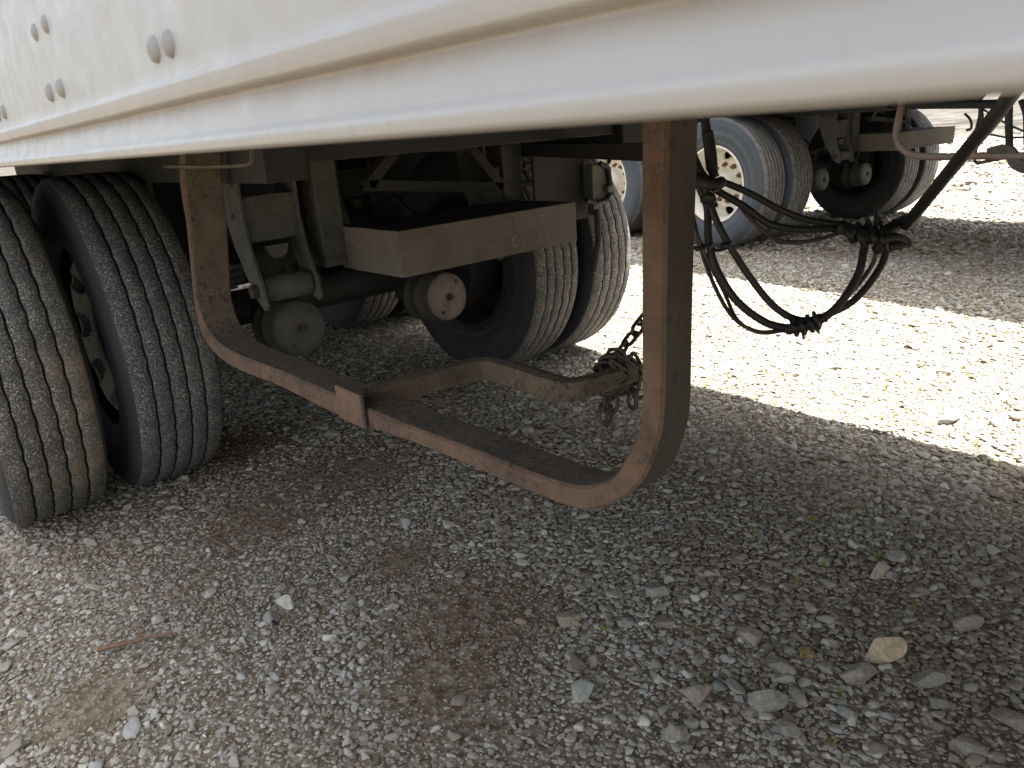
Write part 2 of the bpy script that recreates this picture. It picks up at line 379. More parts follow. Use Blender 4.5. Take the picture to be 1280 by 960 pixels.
# single stones one can point at: (u, v, width px, aspect, colour, label)
def flat_mat(name, c):
    t = NT(name); c = tuple(x*k for x, k in zip(c, (1.22, 1.2, 1.12))); a = t.noise(3.5, 6, .7); b = t.noise(1.4, 4, .6)
    col = t.mix(t.ramp(a, [(.38, 0.), (.62, 1.)]), tuple(x*.62 for x in c), c); col = t.mix(t.ramp(b, [(.5, 0.), (.7, .6)]), col, (.17, .13, .085)); f = t.noise(11, 5, .75)
    col = t.mix(t.ramp(f, [(.55, 0.), (.68, .6)]), col, tuple(x*1.35 for x in c))
    return t.out(col, .9, t.math('ADD', a, f), .7, .004, spec=.2)
BIG = [
 (1103, 815, 52, .62, (.46, .37, .25), 4, 'pale tan wedge-shaped stone, brightest in the right foreground'),
 (871, 871, 44, .9, (.27, .235, .20), 5, 'broad flat brown-grey stone with square corners in the foreground'),
 (962, 878, 48, .8, (.29, .275, .24), 11, 'large rounded grey-green stone, right of the flat square one'),
 (728, 865, 30, 1.0, (.33, .345, .315), 7, 'pale blue-white square-cut stone in the foreground, below the brown triangular stone'),
 (713, 777, 34, .85, (.31, .28, .22), 8, 'tan notched stone lying below the bend of the rusty loop'),
 (722, 832, 28, 1.0, (.25, .20, .16), 13, 'brown triangular stone above the pale square-cut stone'),
 (938, 800, 36, .8, (.29, .26, .235), 3, 'rounded speckled grey stone lying above the long dark flat stone'),
 (972, 836, 40, .62, (.25, .23, .20), 9, 'long dark grey flat stone in the middle of the right foreground'),
 (1072, 849, 44, .5, (.27, .245, .20), 10, 'low brown-grey slab just below the pale tan wedge-shaped stone'),
 (1162, 854, 44, .45, (.235, .235, .205), 2, 'low blue-grey slab, to the right of the brown-grey slab'),
 (1060, 891, 20, 1.0, (.25, .265, .25), 12, 'small blue-grey pebble standing between the slabs in the right foreground'),
 (900, 858, 22, .7, (.24, .265, .245), 6, 'small teal-grey pebble touching the corner of the flat square stone'),
 (840, 915, 34, .6, (.25, .235, .21), 14, 'low grey stone near the bottom edge below the flat square stone'),
 (986, 913, 28, .8, (.27, .25, .225), 15, 'rounded grey pebble just below the large grey-green stone'),
 (820, 747, 34, .55, (.29, .28, .255), 1, 'pale mottled oblong stone under the right bend of the loop'),
 (1116, 700, 26, .75, (.36, .35, .33), 21, 'pale grey pebble higher up in the right foreground'),
 (1100, 716, 34, .35, (.36, .33, .27), 22, 'thin flat pale chip beside the orange weed'),
 (1006, 815, 18, 1.2, (.30, .20, .10), 23, 'small orange-brown stone left of the pale tan wedge-shaped stone'),
 (360, 755, 28, .7, (.46, .46, .42), 24, 'near-white stone in the left foreground, beside the dark scrap'),
 (337, 774, 26, .7, (.25, .25, .25), 25, 'grey stone just left of the dark scrap in the left foreground'),
 (1210, 783, 30, .7, (.26, .23, .20), 26, 'rounded brown-grey stone close to the right edge'),
 (1265, 902, 36, .8, (.25, .22, .19), 27, 'brown-grey stone cut by the right edge near the bottom corner'),
 (1212, 938, 34, .7, (.27, .25, .22), 28, 'low grey stone at the bottom edge near the right corner'),
 (1184, 527, 30, .4, (.30, .30, .29), 29, 'light grey flat stone in the sun at the shadow edge'),
 (1175, 880, 26, .8, (.28, .255, .22), 30, 'rounded tan-grey pebble below the blue-grey slab'),
 (784, 778, 20, .8, (.27, .26, .25), 31, 'small mottled grey pebble below the pale oblong stone'),
 (434, 682, 14, .6, (.03, .05, .035), 32, 'tiny dark green scrap-like stone below the rusty bar'),
]
for i, (u, v, wpx, asp, c, seed, lab) in enumerate(BIG):
    p = at_z(u, v); d = np.linalg.norm(p-CAM); r = wpx*d/F_PX/2
    me = rock_mesh('stone', seed+40, 4, 11, (1.05, .95, .5+.1*(seed % 3)), flat_mat('single_stone_%s' % ('grey' if i else 'tan'), c))
    o = bpy.data.objects.new('stone', me); COL.objects.link(o); o.scale = (r, r*max(asp*1.25, .6), r)
    # the stone's long side lies across the view
    o.location = (p[0], p[1], gz(p[0], p[1])+r*.38); o.rotation_euler = (random.uniform(-.15, .15), random.uniform(-.15, .15), -YAW+random.uniform(-.5, .5))
    tag(o, lab, 'stone', 'larger stones lying in the gravel')

# scraps
def stick(u0, v0, u1, v1, r, name, label, cat, mat):
    a, b = at_z(u0, v0, .012), at_z(u1, v1, .012); pts = [a+(b-a)*t+np.array([0, 0, .0015*math.sin(t*5)])+np.array([.0012, .001, 0])*math.sin(t*11) for t in np.linspace(0, 1, 12)]
    g = G(); g.sweep(pts, [r*(.95-.6*t+.12*math.sin(t*23)+.1*math.sin(t*9)) for t in np.linspace(0, 1, 12)], sect=[(.6, -1), (.75, .2), (.3, 1), (-.6, .7), (-.7, -.6)])
    return tag(g.build(name, mat, bevel=0), label, cat)
stick(122, 813, 216, 790, .0065, 'wood_splinter', 'long brown wood splinter lying on pale gravel, left foreground', 'splinter', MT['wood'])
stick(262, 672, 292, 687, .007, 'wood_splinter', 'short red-brown wood splinter on the damp brown patch', 'splinter', MT['wood'])
def scrap(u, v, r, seed, label):
    p = at_z(u, v, .02); me = rock_mesh('rubber_scrap', seed, 3, 9, (1, .5, .35), MT['flap']); o = bpy.data.objects.new('rubber_scrap', me); COL.objects.link(o)
    o.location = p; o.scale = (r, r, r); o.rotation_euler = (.5, .8, .6); tag(o, label, 'scrap')
scrap(343, 778, .016, 61, 'black rubber scrap standing beside the near-white stone')
scrap(783, 759, .011, 62, 'small black-green scrap lying between pebbles under the loop bend')

# weeds
def sprout(seed):
    r = random.Random(seed); g = G()
    for k in range(9):
        a = r.uniform(0, 6.28); h = r.uniform(.35, 1.); sp = r.uniform(.2, .8); w_ = r.uniform(.08, .16); dx, dy = math.cos(a), math.sin(a)
        mid = (dx*sp*.5, dy*sp*.5, h*.7); tip = (dx*sp, dy*sp, h*(.6 if k % 2 else 1.))
        g.add([(0, 0, 0), (mid[0]-dy*w_, mid[1]+dx*w_, mid[2]), tip, (mid[0]+dy*w_, mid[1]-dx*w_, mid[2]*.96)], [(0, 1, 2), (0, 2, 3)])
    me = bpy.data.meshes.new('sprout'); me.from_pydata(g.V, [], g.F); me.materials.append(MT['weed']); return me
sprouts = lib('sprout_kinds', [sprout(i) for i in range(5)])
P = spread(.8, 7, .09, 1.); dens = np.array([noise.noise(Vector((x*1.3+5, y*1.3, 2)))+.5*noise.noise(Vector((x*5+5, y*5, 2))) for x, y in P[:, :2]])
k = (P[:, 0] > .75) & (P[:, 1] < .2) & (dens > .16) & (rng.random(len(P)) < .6); P = P[k]; n = len(P); P[:, 2] += .004
tag(instancer('weeds', P, np.stack([np.zeros(n), np.zeros(n), rng.uniform(0, 6.28, n)], 1), rng.uniform(.008, .02, n), rng.integers(0, 5, n), sprouts, MT['weed']),
    'sparse yellow-green sprouts between the stones', 'weeds', kind='stuff')

# ------------------------------------------------------------------ tyres and wheels
R, HW = .505, .135
def tyre_mesh(name, mats, amp, nper=38, seg=8, nz=4):
    """mats: tread, sidewall, groove; axis along x, centre at origin"""
    N = nper*seg
    prof = [(-.100, .290, 1, 0), (-.116, .300, 1, 0), (-.127, .335, 1, 0), (-.1285, .345, 1, 0), (-.1315, .347, 1, 0), (-.136, .385, 1, 0), (-.1385, .415, 1, 0), (-.1365, .440, 1, 0), (-.1375, .444, 1, 0), (-.132, R-.046, 1, 0), (-.1255, R-.027, 1, 0), (-.118, R-.014, 0, 0), (-.108, R-.007, 0, 0)]
    gr = [-.069, -.0235, .0235, .069] if nz == 4 else [-.075, -.038, 0, .038, .075]
    gw, gd = .0030, .0115
    row = []; last = -.108
    for k, g_ in enumerate(gr):
        mid = (last+g_)/2; row.append((mid, R-.004*(mid/.11)**2, 0, .35 if k else .2))
        top = R-.004*(g_/.11)**2
        row += [(g_-gw, top, 0, 1), (g_-gw+.0006, top-.0015, 2, 1), (g_-gw*.55, top-gd, 2, 1), (g_+gw*.55, top-gd, 2, 1), (g_+gw-.0006, top-.0015, 2, 1), (g_+gw, top, 0, 1)]
        last = g_
    row.append(((last+.108)/2, R-.003, 0, .2))
    mir = [(-a, b, c, d) for a, b, c, d in prof[::-1]]
    full = prof+row+mir; m = len(full); V = []; F = []; mi = []
    tri = lambda t: 4*abs((t % 1)-.5)-1
    for i in range(N):
        a = 2*math.pi*i/N; ph = i/seg; zz = tri(ph)
        for j, (w_, r, c, z_) in enumerate(full):
            jig = .0011*noise.noise(Vector((math.cos(a)*9, math.sin(a)*9, w_*40)))
            x = w_+amp*(zz+.8*noise.noise(Vector((math.cos(a)*7, math.sin(a)*7, round(w_*22)))))*z_*(1 if w_ > 0 else .85); r2 = r+(jig if 10 < j < m-11 else 0)
            V.append((x, r2*math.cos(a), r2*math.sin(a)))
        for j in range(m-1):
            F.append((i*m+j, i*m+j+1, ((i+1) % N)*m+j+1, ((i+1) % N)*m+j)); cc = (full[j][2], full[j+1][2]); mi.append(2 if 2 in cc else (1 if cc[0] == 1 else full[j+1][2] if cc[1] == 1 else 0))
    me = bpy.data.meshes.new(name); me.from_pydata(V, [], F)
    for q in mats: me.materials.append(q)
    me.polygons.foreach_set('material_index', mi); me.polygons.foreach_set('use_smooth', [True]*len(F)); me.update(); return me
TY = {'near': tyre_mesh('tyre_near', [MT['treadmud'], MT['side'], MT['groove']], .0019, 46),
      'inner': tyre_mesh('tyre_inner', [MT['tread'], MT['side'], MT['groove']], .0016, 48),
      'light': tyre_mesh('tyre_light', [MT['treadlight'], MT['side'], MT['groove']], .0032, 44),
      'blue': tyre_mesh('tyre_blue', [MT['treadlight'], MT['sideblue'], MT['groove']], .003, 38, 8, 5)}
def rim_mesh(name, mats, holes=True):
    """open side at -x: barrel, deep dish with hand holes, centre pad. mats: paint"""
    N = 96; prof = [(-.112, .283), (-.117, .296), (-.111, .301), (-.104, .297), (-.100, .287), (-.080, .281), (-.050, .268), (.0, .262), (.045, .262), (.062, .258), (.075, .250), (.082, .240), (.079, .231), (.072, .214), (.063, .197), (.055, .186), (.052, .172), (.052, .150), (.052, .142)]
    m = len(prof); V = []; F = []
    for i in range(N):
        a = 2*math.pi*i/N
        for w_, r in prof: V.append((w_, r*math.cos(a), r*math.sin(a)))
        for j in range(m-1):
            if holes and j in (11, 12, 13) and (i % 12) in (3, 4, 5, 6, 7, 8): continue
            if holes and j in (10, 14) and (i % 12) in (4, 5, 6, 7): continue
            F.append((i*m+j, i*m+j+1, ((i+1) % N)*m+j+1, ((i+1) % N)*m+j))
    me = bpy.data.meshes.new(name); me.from_pydata(V, [], F)
    for q in mats: me.materials.append(q)
    me.polygons.foreach_set('use_smooth', [True]*len(F)); return me
RM = {'white': rim_mesh('rim_white', [MT['rim']]), 'dark': rim_mesh('rim_dark', [MT['rimdark']]), 'black': rim_mesh('rim_black', [MT['rimblack']], False)}
g = G()
for k in range(10):
    a = 2*math.pi*k/10; g.lathe([(-.035, 0), (-.035, .011), (-.014, .013), (-.010, .021), (.014, .0235)], (.040, .142*math.cos(a)+.0, .142*math.sin(a)), 0, 6)
NUT = g.build('nut_tmp', MT['bolt']).data; bpy.data.objects.remove(bpy.data.objects['nut_tmp'])
def hub_m(mat, name):
    g = G().lathe([(-.085, 0), (-.085, .045), (-.078, .068), (-.045, .074), (-.04, .088), (.02, .092), (.03, .125), (.045, .142), (.058, .16)], (0, 0, 0), 0, 36)
    o = g.build(name, mat, smooth=True); me = o.data; bpy.data.objects.remove(o); return me
HUBW, HUBD = hub_m(MT['rim'], 'hub_white'), hub_m(MT['rimdark'], 'hub_dark')
def put(name, me, parent, loc=(0, 0, 0), solid=0., rot=None):
    o = bpy.data.objects.new(name, me); COL.objects.link(o); o.parent = parent; o.location = loc
    if rot: o.rotation_euler = rot
    if solid: q = o.modifiers.new('solid', 'SOLIDIFY'); q.thickness = solid; q.offset = 0
    return o
def wheel(parent, x, y, kind, rim, flip, hub, spin):
    """flip False: dish opens towards -x"""
    w_ = empty('wheel', (x, y, R-.006), parent); w_.rotation_euler = (spin, 0, math.pi if flip else 0)
    put('tyre', TY[kind], w_); put('rim', RM[rim], w_, solid=.007)
    if hub:
        put('hub', HUBW if rim == 'white' else HUBD, w_); put('wheel_nuts', NUT, w_)['kind'] = 'stuff'
    return w_

# ------------------------------------------------------------------ a hopper trailer: local x across (0 at the outer near tyre's centre), y to the tail
TRK, DS, WB = 1.854, .335, 1.310
PX = -.10                 # near side panel
PXF = TRK+DS+.20          # far side panel
Y0, Y1, ZT = -7.5, 3.6, 3.35
def panel_profile(far=False):
    # (offset outward, z): overlapping upper sheet, hem, lower rail, rolled lip
    p = [(0, ZT), (0, 1.083), (.0002, 1.0775), (.0010, 1.0757), (.0022, 1.0749), (.0027, 1.0742), (.0026, 1.0731), (.0024, 1.0715), (.0022, 1.0700), (.0018, 1.0675), (.0012, 1.0664), (-.0006, 1.0656), (-.0040, 1.0649), (-.0045, 1.0642),
         (-.0042, 1.0632), (-.0034, 1.0600), (-.0018, 1.0560), (-.0010, 1.0515), (-.0004, 1.0500), (.0010, 1.0489), (.0020, 1.0477), (.0023, 1.0468), (.0023, 1.0458), (.0022, 1.0450), (.0020, 1.0436), (.0015, 1.0425), (.0, 1.0416), (-.004, 1.0413), (-.030, 1.0413)]
    return p
def side_panel(root, x, sg, dented):
    prof = panel_profile(); ys = list(np.arange(-3.4, .6, .03)) if dented else [-3.4, 0]
    ys = [Y0]+ys+[Y1]; V = []; F = []; m = len(prof)
    for y in ys:
        for o_, z in prof:
            dz = 0; dx = 0
            if dented and Y0 < y < Y1:
                if z < 1.083 and z > 1.058: dz = .0022*noise.noise(Vector((y*2.3, 0, 1)))+.0008*noise.noise(Vector((y*9, 0, 1)))
                dx = .0010*noise.noise(Vector((y*5, z*30, 4)))+.0035*noise.noise(Vector((y*.9, z*6, 7)))
            V.append((x+sg*(o_+dx), y, z+dz))
    for i in range(len(ys)-1):
        for j in range(m-1): F.append((i*m+j, i*m+j+1, (i+1)*m+j+1, (i+1)*m+j))
    # inner skin closes the sheet
    n0 = len(V); V += [(x-sg*.030, Y0, ZT), (x-sg*.030, Y1, ZT), (x-sg*.030, Y0, 1.0435), (x-sg*.030, Y1, 1.0435)]
    F.append((n0, n0+1, n0+3, n0+2))
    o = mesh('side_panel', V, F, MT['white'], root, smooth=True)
    wn = o.modifiers.new('flat_faces', 'WEIGHTED_NORMAL'); wn.weight = 90; wn.mode = 'FACE_AREA'
    return o
def chamber(root, x, y, z, capmat, ylen=.24):
    g = G().lathe([(0, 0), (0, .014), (-.004, .016), (-.004, .05), (.004, .075), (.012, .0905), (.03, .0945), (.085, .0945), (.088, .0995), (.10, .1), (.103, .0945), (.16, .0945), (.163, .0995), (.176, .0995), (.18, .092), (.21, .075), (ylen, .05), (ylen, 0)], (0, 0, 0), 1, 44)
    mi = [0]*len(g.F); m = 17
    for k in range(44):
        for j in range(5): mi[k*m+j] = 1
    o = mesh('brake_chamber', g.V, g.F, [MT['chamber'], capmat], root, smooth=True, loc=(x, y, z), mi=mi)
    o.rotation_euler = (math.radians(-4), 0, 0)
    b = G().lathe([(-.016, 0), (-.016, .009), (-.002, .010), (-.002, .021), (.004, .022)], (0, 0, 0), 1, 6); b.build('bolt', MT['darkrust'], o)
    for a_ in (.9, 4.1): G().lathe([(-.004, 0), (-.004, .007), (.01, .008)], (.066*math.cos(a_), 0, .066*math.sin(a_)), 1, 6).build('stud', MT['darkrust'], o)
    G().lathe([(-.03, 0), (-.03, .011), (.0, .012), (.0, .0)], (.03, .13, .098), 2, 8, -1).build('port', MT['darkrust'], o)
    G().sweep(bez([(.03, .13, .12), (.035, .10, .19), (.02, .16, .30), (.0, .30, .40), (.0, .45, .50)], 5), .008, 8).build('air_line', MT['rubber'], o, smooth=True)
    c = G().box(.088, .108, .075, .105, -.02, .02); c.build('clamp_lug', MT['darkrust'], o, bevel=.002)
    return o
def hanger(root, x, y):
    # two curved side plates, cross plates and a bushing at the toe
    out = [(.075, 1.02), (.055, .88), (.02, .78), (-.03, .70), (-.085, .625), (-.125, .60), (-.145, .615), (-.135, .67), (-.098, .76), (-.080, .85), (-.088, 1.02)]
    h = empty('spring_hanger', (x, y, 0), root)
    for k in (0, 1): G().prism([(a, z) for a, z in out], 'x', -.088+k*.165, -.078+k*.165).build('side_plate', MT['hanger'], h, bevel=.002)
    G().prism([(-.074, .91), (-.068, .86), (-.082, .79), (-.074, .79), (-.060, .86), (-.066, .91)], 'x', -.0775, .0765).build('cross_plate', MT['hanger'], h)
    G().lathe([(-.073, 0), (-.073, .034), (-.068, .038), (.068, .038), (.073, .034), (.073, 0)], (0, -.093, .655), 0, 28).build('bushing', MT['hanger'], h, smooth=True)
    G().lathe([(-.105, 0), (-.105, .02), (-.09, .022), (.09, .022), (.105, .02), (.105, 0)], (0, -.093, .655), 0, 6).build('pin', MT['darkrust'], h)
    G().prism([(-.035, .775), (.035, .775), (.028, .748), (.012, .736), (-.012, .736), (-.028, .748)], 'y', -.085, -.045).build('bump_stop', MT['hanger'], h, bevel=.003)
    G().prism([(.0, .80), (.0, .70), (.008, .70), (.008, .80)], 'x', -.0775, .0765).build('cross_plate', MT['chassis'], h)
    for k in (-1, 1):
        for yy, zz in ((-.05, .95), (.03, .95), (-.02, .86)): G().lathe([(-.008, 0), (-.008, .010), (.004, .011)], (k*.083, yy, zz), 0, 6, k*-1 if k < 0 else -1).build('bolt', MT['darkrust'], h)
    g = G(); P = bez([(-.077, -.074, .91), (-.03, -.076, .912), (.03, -.076, .912), (.075, -.074, .91)], 10); g.sweep(P, [.004*(.8+.4*abs(math.sin(i*1.4))) for i in range(len(P))], 6); g.build('weld_bead', MT['hanger'], h, smooth=True)
    return h
def axle(root, y):
    a = empty('axle', (0, y, 0), root)
    G().lathe([(.36, 0), (.36, .052), (.44, .0635), (TRK-.11, .0635), (TRK-.03, .052), (TRK-.03, 0)], (0, 0, R-.006), 0, 32).build('axle_tube', MT['chassis'], a, smooth=True)
    for x in (DS+.15, TRK-.15):
        sg = 1 if x < 1 else -1
        G().lathe([(-.09, 0), (-.09, .19), (-.07, .205), (.06, .208), (.075, .205), (.075, .06), (.09, .06), (.09, 0)], (x, 0, R-.006), 0, 40, sg).build('brake_drum', MT['chassis'], a, smooth=True)
    for x in (.62, TRK+DS-.62):
        G().box(x-.05, x+.05, -.10, .10, R+.062, R+.105).build('axle_seat', MT['chassis'], a, bevel=.004); G().box(x-.05, x+.05, -.085, .085, R-.10, R-.072).build('axle_seat', MT['chassis'], a, bevel=.004)
        g = G()
        for yy in (-.075, .075):
            for xx in (-.04, .04): g.sweep([(x+xx, yy, R-.13), (x+xx, yy, R+.16)], .009, 8)
        g.build('u_bolts', MT['darkrust'], a)['kind'] = 'stuff'
    return a
def spring(root, x, ya, yb):
    g = G()
    for k in range(4):
        n = 12; e = k*.12; pts = [(x, ya+(yb-ya)*t, R+.125-.0*k+.085*(2*t-1)**2-.014*k) for t in np.linspace(e*.5, 1-e*.5, n)]
        g.sweep(pts, 1., sect=[(.006, -.038), (.006, .038), (-.006, .038), (-.006, -.038)])
    return g.build('leaf_spring', MT['chassis'], root)
def trailer(name, label, tyres, rimk):
    root = empty(name); tag(root, label, 'trailer')
    side_panel(root, PX, -1, True); side_panel(root, PXF, 1, False)
    box('roof', PX-.028, PXF+.028, Y0, Y1, ZT+.002, ZT+.03, MT['white'], root)
    for y in (Y0-.03, Y1+.002): box('end_wall', PX, PXF, y, y+.028, 1.05, ZT, MT['white'], root)
    box('floor', PX+.034, PXF-.034, Y0+.01, Y1-.01, 1.10, 1.13, MT['chassis'], root, 0)
    for x in (.46, TRK+DS-.56): box('frame_rail', x, x+.10, -1.05, 2.06, .965, 1.096, MT['chassis'], root)
    for y in (-1.02, .62, 1.98, 2.75): box('cross_member', .57, TRK+DS-.57, y, y+.09, 1.0 if y < 0 else .94, 1.0945, MT['chassis'], root)
    for y, k in ((0, 0), (WB, 1)):
        axle(root, y)
        for i, (x, flip, hub) in enumerate(((0, False, True), (DS, True, False), (TRK, False, False), (TRK+DS, True, True))):
            wheel(root, x, y, tyres[i], rimk if i < 2 else 'black', flip, hub, random.uniform(0, 6))
    for x in (.60, TRK+DS-.60):
        hanger(root, x+(.06 if x < 1 else -.06), -.50); hanger(root, x, .66); spring(root, x, -.46, .60); spring(root, x, WB-.6, WB+.5)
    return root

# =========================== near trailer
T1 = trailer('hopper_trailer', 'near white hopper trailer filling the top, riveted panel with rusty underride loop', ['near', 'inner', 'light', 'light'], 'dark')
T2 = trailer('hopper_trailer', 'second white trailer parked in the sun behind the near one, with off-white rims', ['blue', 'blue', 'light', 'light'], 'white')

def running_gear(root, near):
    chamber(root, .79, -.36, .462, MT['chamber']); chamber(root, 1.40, -.36, .448, MT['chamberpink'] if near else MT['chamber'])
    chamber(root, .79, WB-.36, .46, MT['chamber']); chamber(root, 1.40, WB-.36, .46, MT['chamber'])
    for x in (.79, 1.40):
        for y in (0, WB): box('chamber_bracket', x-.05, x+.05, y-.13, y-.055, R-.09, R+.03, MT['chassis'], root)
    # cross box with an open dark top and the post that carries it
    b = empty('cross_box', (0, 0, 0), root)
    x0, x1, y0, y1, z0, z1 = .872, 1.565 if near else 1.72, -.895, -.56, .668, .797
    box('front_plate', x0, x1, y0, y0+.008, z0, z1, MT['box'], b, .002)
    box('side_plate', x0, x0+.008, y0+.009, y1, z0, z1, MT['box'], b, .002); box('side_plate', x1-.008, x1, y0+.009, y1, z0, z1, MT['box'], b, .002)
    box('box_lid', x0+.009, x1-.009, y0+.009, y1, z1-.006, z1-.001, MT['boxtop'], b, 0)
    box('rear_plate', x0, x1, y1+.001, y1+.009, z0, z1, MT['chassis'], b, .002)
    a = at_l(372, 195, -.60)
    g = G().add(*prismq([(.798, -.590), (.875, -.590), (.875, -.50), (.798, -.50)], .683, 1.06, .02)); g.build('hanging_post', MT['hanger'], root, bevel=.003)
    box('hanging_post', 1.52, 1.60, -.59, -.51, .70, 1.05, MT['hanger'], root)
    # trapezoid brace under the floor
    q = [at_l(u, v, -.62) for u, v in ((495, 183), (458, 232), (625, 234), (584, 183))]
    br = empty('truss_brace', (0, 0, 0), root)
    for i in range(4):
        a_, b_ = q[i], q[(i+1) % 4]; G().sweep([a_, b_], .020, sect=[(1, -.8), (1, .8), (-1, .8), (-1, -.8)], up=(0, 1, 0)).build('brace_bar', MT['chassis'], br)
def prismq(quad, z0, z1, lean):
    return [(x+lean*0, y, z) for z in (z0, z1) for x, y in quad], [(3, 2, 1, 0), (4, 5, 6, 7), (0, 1, 5, 4), (1, 2, 6, 5), (2, 3, 7, 6), (3, 0, 4, 7)]
running_gear(T1, True); running_gear(T2, False)

# rear sheets added to close off bright gaps, and tail frame, behind the axles
for T in (T1, T2):
    box('added_rear_sheet', .51, 1.965, 2.07, 2.082, .22, 1.03, MT['flap'], T, 0); box('added_rear_sheet', 1.99, 2.3, 2.07, 2.082, .22, 1.03, MT['flap'], T, 0)
    box('tail_beam', .75, 2.0, 3.3, 3.4, .62, .78, MT['chassis'], T); box('added_dark_plate', 1.30, 2.25, .60, .612, .62, 1.05, MT['black'], T, 0)  # added black plate, hides the lit tyres behind the brace

# rivets on the near panel
RIV = G().lathe([(-.0042, 0), (-.0040, .0025), (-.0028, .0052), (0, .0068), (.002, .0072)], (0, 0, 0), 0, 16)
ro = RIV.build('rivet', MT['rivet'], T1, smooth=True); rme = ro.data; bpy.data.objects.remove(ro)
for y0 in (-3.30, -3.04, -2.78, -2.52, -2.265, -2.02, -1.765, -1.51, -1.255, -1.0):
    for z in (1.091, 1.132, 1.175, 1.22):
        for dy in (-.0105, .0115):
            if abs(y0+2.265) < .01 and z == 1.132: continue
            yy = y0+dy*(1.7 if y0 > -2.1 else 1)
            dx = .0035*noise.noise(Vector((yy*.9, z*6, 7)))+.0010*noise.noise(Vector((yy*5, z*30, 4)))
            o = bpy.data.objects.new('rivet', rme); COL.objects.link(o); o.parent = T1; o.location = (PX-dx, yy, z)

# underride loop: front face edges read at the loop's plane, real section behind it
LS = .35
outer = [(223, 190), (225, 235), (233, 285), (241, 366), (245, 395), (253, 421), (266, 440), (283, 455), (312, 469), (350, 484), (426, 522), (511, 552), (577, 579), (642, 607), (690, 627), (712, 635), (732, 639), (755, 634), (777, 624), (793, 612), (808, 591), (822, 552), (828, 515), (830, 430), (831, 340), (833, 240), (834, 150)]
inner = [(229, 190), (231, 235), (238, 285), (245, 366), (250, 392), (259, 413), (274, 430), (292, 441), (318, 452), (355, 466), (449, 507), (520, 536), (585, 560), (642, 583), (688, 600), (706, 605), (722, 608), (740, 607), (757, 602), (769, 593), (781, 573), (795, 544), (800, 515), (800, 430), (800, 340), (800, 240), (800, 150)]
depth = np.interp(np.arange(27), [0, 5, 9, 14, 20, 23, 26], [.088, .086, .075, .064, .056, .050, .050])
V = []; F = []; LMI = []
def catm(a): return bez([(p[0], p[1], p[2]) for p in a], 3)
fo = catm([at_s(u, v, LS) for u, v in outer]); fi = catm([at_s(u, v, LS) for u, v in inner]); dd = np.interp(np.linspace(0, 26, len(fo)), np.arange(27), depth)
for a, b, d in zip(fo, fi, dd):
    m_ = .12; c = [a.lerp(b, m_), a.lerp(b, 1-m_)]
    V += [c[0], c[1], Vector((b.x+.004, b.y, b.z)), Vector((b.x+d-.004, b.y, b.z)), Vector((c[1].x+d, c[1].y, c[1].z)), Vector((c[0].x+d, c[0].y, c[0].z)), Vector((a.x+d-.004, a.y, a.z)), Vector((a.x+.004, a.y, a.z))]
for i in range(len(fo)-1):
    for k in range(8): F.append((i*8+k, i*8+(k+1) % 8, (i+1)*8+(k+1) % 8, (i+1)*8+k)); LMI.append(0 if k in (0, 1, 7) else 2 if k in (5, 6) else 1)  # inner and outer faces get darker rust: their shade is put into the colour
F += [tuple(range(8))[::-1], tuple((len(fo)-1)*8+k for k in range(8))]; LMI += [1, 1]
loop = mesh('underride_loop', V, F, [MT['rust'], MT['dimrust'], MT['darkrust']], T1, mi=LMI)
# hook bar (a bent bar welded across) and its clamp plate
HB = [(452, 502), (500, 487), (560, 469), (592, 462), (612, 461), (640, 467), (690, 483), (710, 487), (730, 484), (760, 475), (792, 464)]
hp = bez([at_z(u, v, .585) for u, v in HB], 4)
G().sweep(hp, np.interp(np.linspace(0, 1, len(hp)), [0, .5, .85, 1], [1, 1, .85, .8]), sect=[(.020, -.016), (.024, 0), (.020, .016), (-.020, .016), (-.024, 0), (-.020, -.016)]).build('hook_bar', MT['dimrust'], T1)
ca, cb = at_s(422, 523, LS-.012), at_s(449, 490, LS-.012)
box('clamp_plate', LS-.010, LS-.002, cb[1]+.006, ca[1]-.002, ca[2]+.002, cb[2]-.008, MT['rust'], T1, .002)

def weld(pts, r=.0036):
    P = bez(pts, 14); g = G(); n = len(P); g.sweep(P, [r*(.8+.35*abs(math.sin(i*1.3))) for i in range(n)], 7); return g.build('weld_bead', MT['darkrust'], T1, smooth=True)
cx0, cx1, cz0, cz1 = cb[1]+.006, ca[1]-.002, ca[2]+.002, cb[2]-.008
weld([(LS-.005, cx0, cz0), (LS-.005, cx0, (cz0+cz1)/2), (LS-.005, cx0, cz1)]); weld([(LS-.005, cx1, cz0), (LS-.005, cx1, (cz0+cz1)/2), (LS-.005, cx1, cz1)])
weld([(LS+.002, hp[0].y-.018, hp[0].z-.022), (LS+.03, hp[0].y-.02, hp[0].z-.022), (LS+.06, hp[0].y-.02, hp[0].z-.022)])
# long dark bar near the loop, its flap and valve bracket
a = at_z(640, 187, .962); b = at_z(838, 190.5, .962)
G().sweep([a, b], 1., sect=[(.020, -.020), (.020, .020), (-.020, .020), (-.020, -.020)]).build('brace_tube', MT['black'], T1)
p0, p1 = at_l(664, 200, -.66), at_l(734, 330, -.66)
box('mud_flap', p0[0], p1[0], -.668, -.658, .70, 1.0, MT['flap'], T1, .002)
vb = empty('valve_bracket', (0, 0, 0), T1)
p0, p1 = at_l(735, 206, -.70), at_l(758, 247, -.70)
box('valve_body', p0[0], p1[0], -.72, -.67, p1[2], p0[2], MT['bracket'], vb, .004)
q = at_l(757, 236, -.72); box('fitting', q[0]-.012, q[0]+.018, -.745, -.715, q[2]-.012, q[2]+.012, MT['bracket'], vb, .003)
q = at_l(740, 258, -.70); box('fitting', q[0]-.012, q[0]+.012, -.72, -.69, q[2]-.03, q[2]+.025, MT['bracket'], vb, .003)
